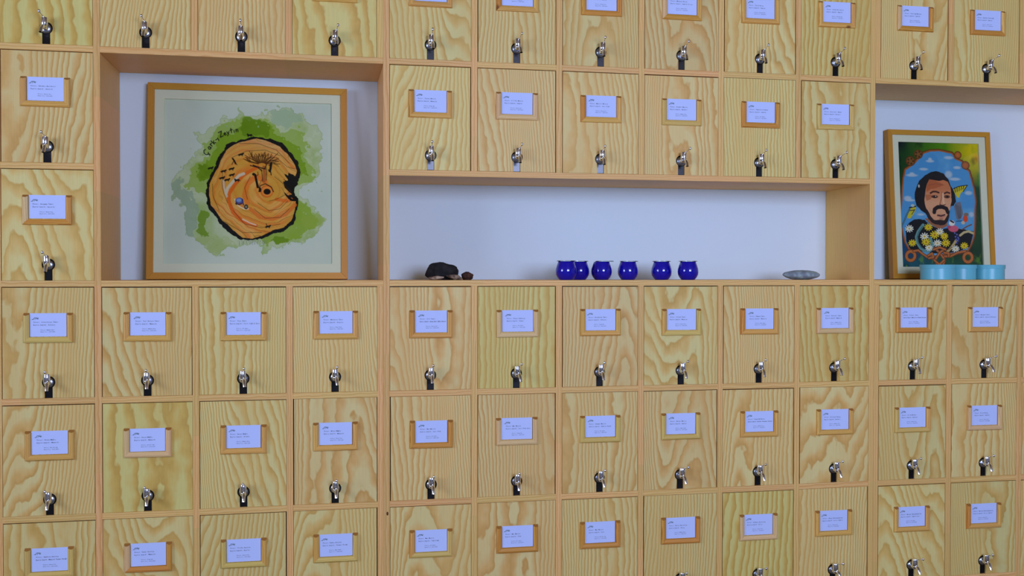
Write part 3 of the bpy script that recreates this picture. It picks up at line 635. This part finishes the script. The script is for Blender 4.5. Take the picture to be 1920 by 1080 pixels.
    return p

def art_portrait():
    def inv(x, y):
        l = 1684.7 + (y-271)*11.8/226.5; r_ = 1831 + (y-275)*9.5/222; u = (x-l)/(r_-l); top = 270.5 + 4*u
        return u, (y-top)/(497.5-top)
    p = Print(330, 480, inv); W, Hh = p.w, p.h
    A = lambda L_: [(1650+x/7.2, 240+y/7.2) for x, y in L_]
    B = lambda L_: [(1650+x/7.45, 385+y/7.45) for x, y in L_]
    n = fbm(Hh, W, 7, 5); n2 = fbm(Hh, W, 16, 15); u, v = p.u, p.v
    p.img[:] = [lin(22), lin(64), lin(30)]
    p.put(np.clip(1.2-v*4, 0, 1)*np.clip(u*2.2-0.2, 0, 1), (74, 132, 14)); p.put(np.clip(1.5-v*4.2, 0, 1)*np.clip(u*3.2-1.9, 0, 1), (206, 190, 20)); p.put(np.clip((u-0.9)*12, 0, 1)*np.clip((v-0.07)*20, 0, 1)*np.clip((0.17-v)*20, 0, 1), (220, 140, 20), 0.8)
    p.put(np.clip(0.16-u, 0, 1)*9*np.clip(0.1-v, 0, 1)*12, (12, 26, 36)); p.put(np.clip((v-0.62)*4, 0, 1)*np.clip(0.5-u, 0, 1)*2.4, (14, 66, 116)); p.put(np.clip((v-0.9)*9, 0, 1)*np.clip(1.0-u*0.9, 0, 1), (20, 106, 120), 0.8)
    p.put(np.clip((n-0.55)*5, 0, 1)*np.clip(u-0.5, 0, 1)*1.6, (30, 130, 50), 0.8); p.put(np.clip((0.42-n)*6, 0, 1), (8, 30, 22), 0.6); p.put(np.clip((n2-0.62)*6, 0, 1)*np.clip((v-0.85)*9, 0, 1), (100, 150, 30), 0.7)
    sky = A([(335,1000),(340,850),(350,700),(372,590),(440,545),(500,490),(600,380),(680,350),(800,345),(960,380),(1000,450),(1090,490),(1100,560),(1180,610),(1210,720),(1245,850),(1265,1000)]) + B([(1300,60),(1300,200),(1290,400),(1260,500),(1210,600),(1080,640),(900,650),(700,690),(560,610),(450,590),(400,500),(360,350),(330,150)])
    brn, brd = (158, 92, 50), (96, 48, 22)
    p.stroke(sky + sky[:1], 0.055, brd); p.stroke(sky + sky[:1], 0.034, brn)
    p.put(p.poly(sky, 0.004), (74, 146, 216)); p.put(p.poly(sky)*np.clip((n-0.5)*4, 0, 1), (104, 168, 226), 0.6)
    def eA(x, y, rx, ry, c, a=1.0, s=0.15): q = A([(x, y)])[0]; p.ell(q[0], q[1], rx/7.2, ry/7.2, c, a, s)
    def eB(x, y, rx, ry, c, a=1.0, s=0.15): q = B([(x, y)])[0]; p.ell(q[0], q[1], rx/7.45, ry/7.45, c, a, s)
    for x, y, rx, ry in ((680,475,65,22),(680,450,30,24),(600,580,70,22),(450,660,90,24),(450,640,40,24),(920,430,75,26),(1030,560,60,24),(920,650,60,60),(1000,710,90,26),(1180,890,60,34),(400,960,60,40),(430,985,80,20)):
        eA(x, y, rx, ry, (178, 194, 222), 0.85, 0.5)
    eB(590, 130, 60, 20, (178, 194, 222), 0.8, 0.5); eB(1260, 130, 40, 45, (178, 194, 222), 0.8, 0.5)
    for x, y, r in ((430,475,66),(530,385,62),(1040,395,52),(1140,530,58)):
        eA(x, y, r, r*1.05, brd); eA(x, y, r*0.82, r*0.85, brn if x > 900 else (130, 84, 44)); 
    for x, y in ((430,475),(530,385)):
        for q in range(5):
            a = q*1.26; eA(x+34*math.cos(a), y+34*math.sin(a), 15, 15, (70, 50, 30))
    eA(1040, 395, 26, 28, (190, 104, 50)); eA(1140, 530, 28, 30, (180, 100, 50))
    # jacket, neck, beard and head
    p.put(p.poly(B([(390,300),(440,240),(500,200),(560,192),(640,205),(700,265),(850,330),(980,300),(1100,320),(1290,355),(1275,420),(1240,560),(1050,640),(760,650),(560,620),(450,590),(400,480)]), 0.01), (14, 14, 18))
    p.put(p.poly(B([(640,180),(700,250),(830,330),(870,320),(940,280),(935,200)])), (150, 96, 70))
    hair = A([(490,960),(488,900),(505,820),(540,730),(620,660),(700,615),(760,600),(860,640),(920,720),(945,800),(985,860),(1005,900),(1020,1000),(990,1060),(960,1060)]) + B([(965,60),(955,150),(935,230),(860,270),(800,260),(740,240),(690,190),(640,100),(600,75),(560,40),(530,10)])
    p.put(p.poly(hair, 0.012), (22, 18, 18))
    face = A([(625,860),(640,780),(672,712),(740,722),(800,735),(850,722),(910,745),(945,820),(957,900),(962,1000)]) + B([(985,0),(975,60),(955,130),(900,205),(840,215),(760,200),(715,150),(690,90),(655,45),(640,-10)]) + A([(612,980)])
    fm = p.poly(face, 0.006); p.put(fm, (196, 116, 76)); 
    p.put(fm*np.clip((v-0.37)*9, 0, 1), (214, 160, 132), 0.9)
    p.put(p.poly(A([(640,780),(672,712),(740,722),(860,800),(700,830),(640,860)]), 0.02)*fm, (172, 88, 48), 0.8); p.put(p.poly(A([(620,900),(700,905),(700,960),(640,990)]), 0.02)*fm, (178, 100, 62), 0.8)
    def sA(L_, wd, c, a=1.0): p.stroke(A(L_), wd, c, a)
    def sB(L_, wd, c, a=1.0): p.stroke(B(L_), wd, c, a)
    sA([(690,892),(720,872),(760,872),(795,885)], 0.020, (70, 34, 22)); sA([(860,900),(900,880),(935,892)], 0.020, (80, 40, 28)); sA([(660,790),(760,770),(860,790)], 0.006, (130, 66, 40), 0.7)
    eA(742, 938, 48, 22, (96, 52, 36)); eA(745, 938, 22, 15, (24, 16, 14)); eA(755, 932, 8, 6, (220, 214, 214)); eA(900, 938, 44, 24, (104, 60, 44)); eA(905, 940, 18, 14, (34, 20, 18))
    sA([(835,880),(830,960),(812,1030)], 0.016, (166, 100, 72), 0.8); sA([(850,900),(855,1000),(868,1035)], 0.024, (228, 184, 160), 0.9); sA([(810,1040),(845,1052),(880,1040)], 0.012, (110, 62, 48))
    beard = B([(655,60),(690,120),(720,165),(770,205),(840,200),(900,205),(945,130),(975,60),(965,150),(945,220),(905,262),(850,275),(780,262),(720,225),(670,160)])
    p.put(p.poly(beard, 0.01), (40, 26, 24)); sB([(765,100),(770,60),(810,30),(870,28),(925,50),(945,100)], 0.045, (30, 18, 18)); sB([(700,40),(730,100)], 0.010, (190, 150, 140))
    eB(855, 148, 62, 26, (190, 120, 106)); sB([(810,138),(855,150),(905,132)], 0.014, (40, 16, 16)); eB(860, 190, 32, 16, (170, 112, 96), 0.8)
    eA(540, 800, 12, 22, (190, 190, 200)); sB([(560,20),(590,70),(650,110)], 0.008, (20, 24, 34))
    # butterfly, birds
    p.put(p.poly(A([(980,840),(1040,805),(1100,795),(1165,790),(1110,870),(1080,890),(1060,950),(1035,950),(1000,890)])), (206, 190, 30))
    for k in range(5): sA([(1000+k*30, 820-k*4), (1010+k*24, 880-k*10)], 0.010, (30, 28, 16))
    sA([(980,838),(1050,805),(1165,788),(1110,872)], 0.010, (30, 28, 16))
    p.put(p.poly(B([(410,180),(425,110),(440,50),(520,5),(525,50),(490,130),(450,185)])), (196, 184, 40)); sB([(440,40),(520,20)], 0.016, (22, 26, 30)); sB([(430,80),(500,70)], 0.010, (22, 26, 30)); sB([(510,60),(470,130)], 0.008, (22, 26, 30))
    sB([(440,60),(400,140),(370,220),(325,330)], 0.022, (70, 112, 140)); eB(480, 10, 26, 20, (180, 190, 196))
    p.put(p.poly(B([(1030,20),(1060,-30),(1110,-40),(1140,60),(1150,130),(1100,210),(1060,190)]), 0.01), (110, 112, 132)); 
    for k in range(4): sB([(1045+k*22, -10+k*10), (1090+k*10, 180)], 0.007, (70, 70, 84))
    eB(1180, 185, 36, 52, (212, 72, 34)); eB(1190, 130, 34, 26, (128, 104, 92)); eB(1150, 240, 26, 26, (196, 180, 170)); sB([(1060,220),(1130,215)], 0.008, (30, 26, 26))
    # bouquet
    eB(1020, 320, 72, 48, (206, 92, 124)); eB(1000, 245, 42, 40, (222, 220, 226)); sB([(985,215),(1020,235)], 0.020, (60, 30, 40)); eB(960, 300, 28, 22, (180, 70, 110))
    sB([(1110,410),(1160,370),(1220,355),(1280,380)], 0.026, (196, 178, 140)); sB([(1140,330),(1200,290),(1260,265)], 0.014, (120, 66, 40)); sB([(930,640),(980,590),(1030,520),(1060,470)], 0.028, (186, 162, 112)); sB([(960,600),(1010,560)], 0.010, (120, 96, 60))
    for x, y in ((1040,380),(1070,400),(1050,430),(1085,440),(1060,465),(1080,485),(1065,510),(1090,460)): eB(x, y, 15, 15, (48, 62, 160)); eB(x-3, y-4, 5, 5, (170, 180, 220))
    sB([(620,270),(590,310),(556,360),(532,430),(545,510),(590,580),(640,612),(700,618),(745,590),(752,550),(735,500),(718,450)], 0.034, (96, 146, 158)); sB([(612,290),(560,370),(540,440),(556,510),(600,575),(680,608),(735,580)], 0.008, (40, 80, 96))
    def daisy(x, y, r, c, cc):
        for k in range(10):
            a = k*math.pi/5 + x; sB([(x+r*0.25*math.cos(a), y+r*0.25*math.sin(a)), (x+r*math.cos(a), y+r*math.sin(a)*0.9)], 0.013, c)
        eB(x, y, r*0.3, r*0.28, cc)
    for x, y, r in ((440,320,50),(640,425,52),(810,515,50),(1050,590,46),(840,360,46),(700,575,44)): daisy(x, y, r, (224, 224, 226), (200, 170, 40))
    for x, y, r in ((690,300,48),(772,402,56),(662,500,54),(900,420,46),(922,512,52),(482,512,46),(1166,550,46)): daisy(x, y, r, (226, 200, 20), (180, 120, 20))
    # carved scrolls
    for x, y, r in ((462,685,56),(1215,705,56)):
        ring = [(x+r*math.cos(k*0.45), y+r*1.1*math.sin(k*0.45)) for k in range(15)]; sB(ring, 0.046, brd); sB(ring, 0.030, (188, 108, 54))
    for pts in ([(500,620),(560,610),(620,660),(680,700),(760,720)], [(1180,620),(1080,640),(980,690),(900,690)], [(770,580),(840,640),(910,740),(890,790)], [(910,590),(840,640),(780,740),(800,790)], [(760,600),(840,570),(915,600)], [(770,740),(840,800),(900,740)], [(690,680),(740,650),(760,700),(700,715)], [(900,640),(960,650),(960,690)]):
        sB(pts, 0.034, brd); sB(pts, 0.020, (186, 108, 56))
    return p

# ------------------------------------------------------------------ framed pictures leaning on the wall
def picture(label, x0, x1, yb, yt, hgt, fw, mw_l, mw_t, th, art, name):
    """leaning frame: (x0..x1) wide, bottom front edge at yb, top front edge at yt"""
    Hs = math.hypot(hgt, yt-yb); ang = math.atan2(yt-yb, hgt); Wd = x1-x0
    r = thing('framed_picture', label, 'picture', ((x0+x1)/2, yb, Z0 + 0.0008 + th*math.sin(ang))); r.rotation_euler = (-ang, 0, 0)
    def bar(nm, pts, m, ya=0.0, yb_=th):
        n = len(pts); vs = [(x, ya, z) for x, z in pts] + [(x, yb_, z) for x, z in pts]
        fs = [tuple(range(n)), tuple(range(2*n-1, n-1, -1))] + [(i, i+n, (i+1) % n+n, (i+1) % n) for i in range(n)]
        me = fixn(mesh(nm, vs, fs)); bm = bmesh.new(); bm.from_mesh(me); bmesh.ops.bevel(bm, geom=bm.edges[:], offset=0.0008, segments=1, affect='EDGES'); bm.to_mesh(me); bm.free()
        return link(nm, me, m, r)
    X = Wd/2
    bar('frame_rail', [(-X, 0), (X, 0), (X-fw, fw), (-X+fw, fw)], M_frameH); bar('frame_rail', [(-X+fw, Hs-fw), (X-fw, Hs-fw), (X, Hs), (-X, Hs)], M_frameH)
    bar('frame_stile', [(-X, 0), (-X+fw, fw), (-X+fw, Hs-fw), (-X, Hs)], M_frame); bar('frame_stile', [(X-fw, fw), (X, 0), (X, Hs), (X-fw, Hs-fw)], M_frame)
    xi, zi0, zi1 = X-fw, fw, Hs-fw
    ax, az0, az1 = xi-mw_l, zi0+mw_t, zi1-mw_t
    link('mount', boxes('mount', [(-xi, -ax, 0.008, 0.010, zi0, zi1), (ax, xi, 0.008, 0.010, zi0, zi1), (-ax, ax, 0.008, 0.010, zi0, az0), (-ax, ax, 0.008, 0.010, az1, zi1)]), M_mat, r)
    a = link('print', art.mesh(name, 2*ax+0.004, az1-az0+0.004), None, r, (0, 0.0165, (az0+az1)/2))
    link('glass', boxes('glass', [(-xi, xi, 0.0055, 0.0070, zi0, zi1)]), M_pane, r)
    link('back_board', boxes('back_board', [(-xi, xi, 0.018, 0.022, zi0, zi1)]), M_dark, r)
    link('spacer', boxes('spacer', [(-ax-0.003, -ax, 0.0102, 0.0160, az0, az1), (ax, ax+0.003, 0.0102, 0.0160, az0, az1), (-ax, ax, 0.0102, 0.0160, az0-0.003, az0), (-ax, ax, 0.0102, 0.0160, az1, az1+0.003)]), M_mat, r)
    return r
picture('large square oak frame with a watercolour of a tree slice on green, lettered Çark-ı Zeytin', 0.104, 0.841, 0.255, 0.3180, 0.738, 0.0245, 0.0345, 0.034, 0.030, art_tree_slice(), 'tree_slice_print')
picture('upright oak frame with a colourful portrait of a bearded man among flowers and birds', 3.147, 3.642, 0.2650, 0.3170, 0.645, 0.0215, 0.031, 0.030, 0.0325, art_portrait(), 'portrait_print')

# ------------------------------------------------------------------ things on the shelf
cup_prof = [(0.0001, 0.0), (0.0245, 0.0), (0.0275, 0.0025), (0.0335, 0.010), (0.0385, 0.020), (0.0402, 0.031), (0.0395, 0.042), (0.0362, 0.053), (0.0320, 0.0645), (0.0300, 0.0700),
            (0.0292, 0.0702), (0.0310, 0.0630), (0.0352, 0.052), (0.0382, 0.042), (0.0390, 0.031), (0.0372, 0.020), (0.0320, 0.011), (0.0250, 0.006), (0.0001, 0.005)]
cups = [(1.652, 0.050, 'darkest cobalt blue tasting glass, frontmost, leftmost of the six', 0.0), (1.729, 0.150, 'cobalt blue tasting glass half hidden behind the leftmost glass', 0.0), (1.8097, 0.115, 'cobalt blue tasting glass with its lid slid to the right, third from the left', 0.012),
        (1.9179, 0.120, 'cobalt blue tasting glass fourth from the left on the long shelf', 0.004), (2.0482, 0.10, 'cobalt blue tasting glass standing apart, fifth from the left', 0.0), (2.1385, 0.05, 'cobalt blue tasting glass, rightmost of the six', 0.0)]
cme = lathe('tasting_glass', cup_prof, 'z', 40); lme = lathe('lid', [(0.0001, 0.0), (0.034, 0.0), (0.0362, 0.0006), (0.0362, 0.0022), (0.034, 0.0030), (0.0001, 0.0034)], 'z', 40)
cme.materials.append(M_cobalt); lme.materials.append(M_lid)
for x, y, lb, lx in cups:
    r = thing('tasting_glass', lb, 'glass', (x, y, Z0 + 0.0003), 'blue tasting glasses on the long shelf')
    o = bpy.data.objects.new('bowl', cme); C.objects.link(o); o.parent = r
    o = bpy.data.objects.new('lid', lme); C.objects.link(o); o.parent = r; o.location = (lx, 0, 0.0704)
    o['label'] = 'clear glass lid'

def rock(name, label, loc, size, col, col2, seed, flat=0.0, tilt=0.0, nsc=1.0, rough=0.9, amp=0.25):
    bm = bmesh.new(); bmesh.ops.create_icosphere(bm, subdivisions=4, radius=1.0); rr = random.Random(seed)
    from mathutils import noise as mn
    off = Vector((rr.uniform(0, 50), rr.uniform(0, 50), rr.uniform(0, 50)))
    for v in bm.verts:
        n_ = mn.noise(v.co*1.3*nsc + off)*amp + mn.noise(v.co*4.0*nsc + off)*amp*0.35
        d = 1.0 + n_
        v.co = Vector((v.co.x*d*size[0], v.co.y*d*size[1], v.co.z*d*size[2]))
    bmesh.ops.rotate(bm, verts=bm.verts, cent=(0, 0, 0), matrix=Matrix.Rotation(tilt, 3, 'Y'))
    zmin = min(v.co.z for v in bm.verts); cut = zmin + flat
    for v in bm.verts: v.co.z = max(v.co.z, cut)
    me = bpy.data.meshes.new(name); bm.to_mesh(me); bm.free(); me.polygons.foreach_set('use_smooth', [True]*len(me.polygons))
    m = mat(name + '_stone', rgb(*col), rough); nt = m.node_tree; b = nt.nodes['Principled BSDF']
    tc = N(nt, 'ShaderNodeTexCoord'); n = N(nt, 'ShaderNodeTexNoise'); n.inputs['Scale'].default_value = 45; n.inputs['Detail'].default_value = 6; nt.links.new(tc.outputs['Object'], n.inputs['Vector'])
    cr = N(nt, 'ShaderNodeValToRGB'); cr.color_ramp.elements[0].color = rgb(*col); cr.color_ramp.elements[1].color = rgb(*col2); cr.color_ramp.elements[0].position = 0.42; cr.color_ramp.elements[1].position = 0.62
    nt.links.new(n.outputs['Fac'], cr.inputs[0]); nt.links.new(cr.outputs[0], b.inputs['Base Color'])
    bp = N(nt, 'ShaderNodeBump'); bp.inputs['Strength'].default_value = 0.4; bp.inputs['Distance'].default_value = 0.002; nt.links.new(n.outputs['Fac'], bp.inputs['Height']); nt.links.new(bp.outputs[0], b.inputs['Normal'])
    o = link(name, me, m, None, (loc[0], loc[1], Z0 - cut + loc[2])); tag(o, label, 'stone'); return o
rock('rock', 'large black rough rock at the left end of the long shelf', (1.188, 0.125, 0.0005), (0.0570, 0.036, 0.0395), (16, 15, 14), (36, 32, 28), 4, flat=0.020, amp=0.30, nsc=1.3)
rock('stone', 'flat brown and cream stone in front of the black rock, at its left', (1.158, 0.062, 0.0005), (0.029, 0.017, 0.0075), (96, 66, 44), (196, 172, 140), 9, flat=0.001, tilt=-0.05)
rock('stone', 'flat brown and cream stone in front of the black rock, at its right', (1.228, 0.058, 0.0005), (0.030, 0.018, 0.0085), (60, 44, 34), (176, 150, 118), 15, flat=0.001, tilt=0.22)
rock('stone', 'small dark brown block-like stone right of the black rock', (1.279, 0.085, 0.0005), (0.0225, 0.020, 0.0165), (40, 22, 12), (84, 48, 26), 21, flat=0.004, amp=0.18, nsc=1.6)
rock('pebble', 'flat grey oval pebble at the right end of the long shelf', (2.634, 0.09, 0.0005), (0.079, 0.045, 0.0200), (128, 138, 142), (168, 186, 180), 33, flat=0.0015, amp=0.07, nsc=0.8)

def tin(x, y, r, lb):
    t = thing('round_tin', lb, 'tin', (x, y, Z0 + 0.0004), 'turquoise round tins')
    sharp(link('body', lathe('body', [(0.0001, 0.0), (r-0.003, 0.0), (r-0.0015, 0.0015), (r-0.0015, 0.046), (r-0.004, 0.0465)], 'z', 56), M_tin, t), 30)
    sharp(link('lid', lathe('lid', [(r-0.0012, 0.0455), (r+0.0008, 0.0450), (r+0.0012, 0.0465), (r+0.0010, 0.0585), (r+0.0016, 0.0600), (r+0.0004, 0.0612), (r-0.002, 0.0605), (r-0.004, 0.0590), (0.0001, 0.0590)], 'z', 56), M_tin, t), 30)
tin(3.231, 0.080, 0.0675, 'turquoise round lidded tin, leftmost of three before the portrait')
tin(3.363, 0.122, 0.0640, 'turquoise round lidded tin in the middle of three before the portrait')
tin(3.4955, 0.120, 0.0640, 'turquoise round lidded tin, rightmost of three before the portrait')
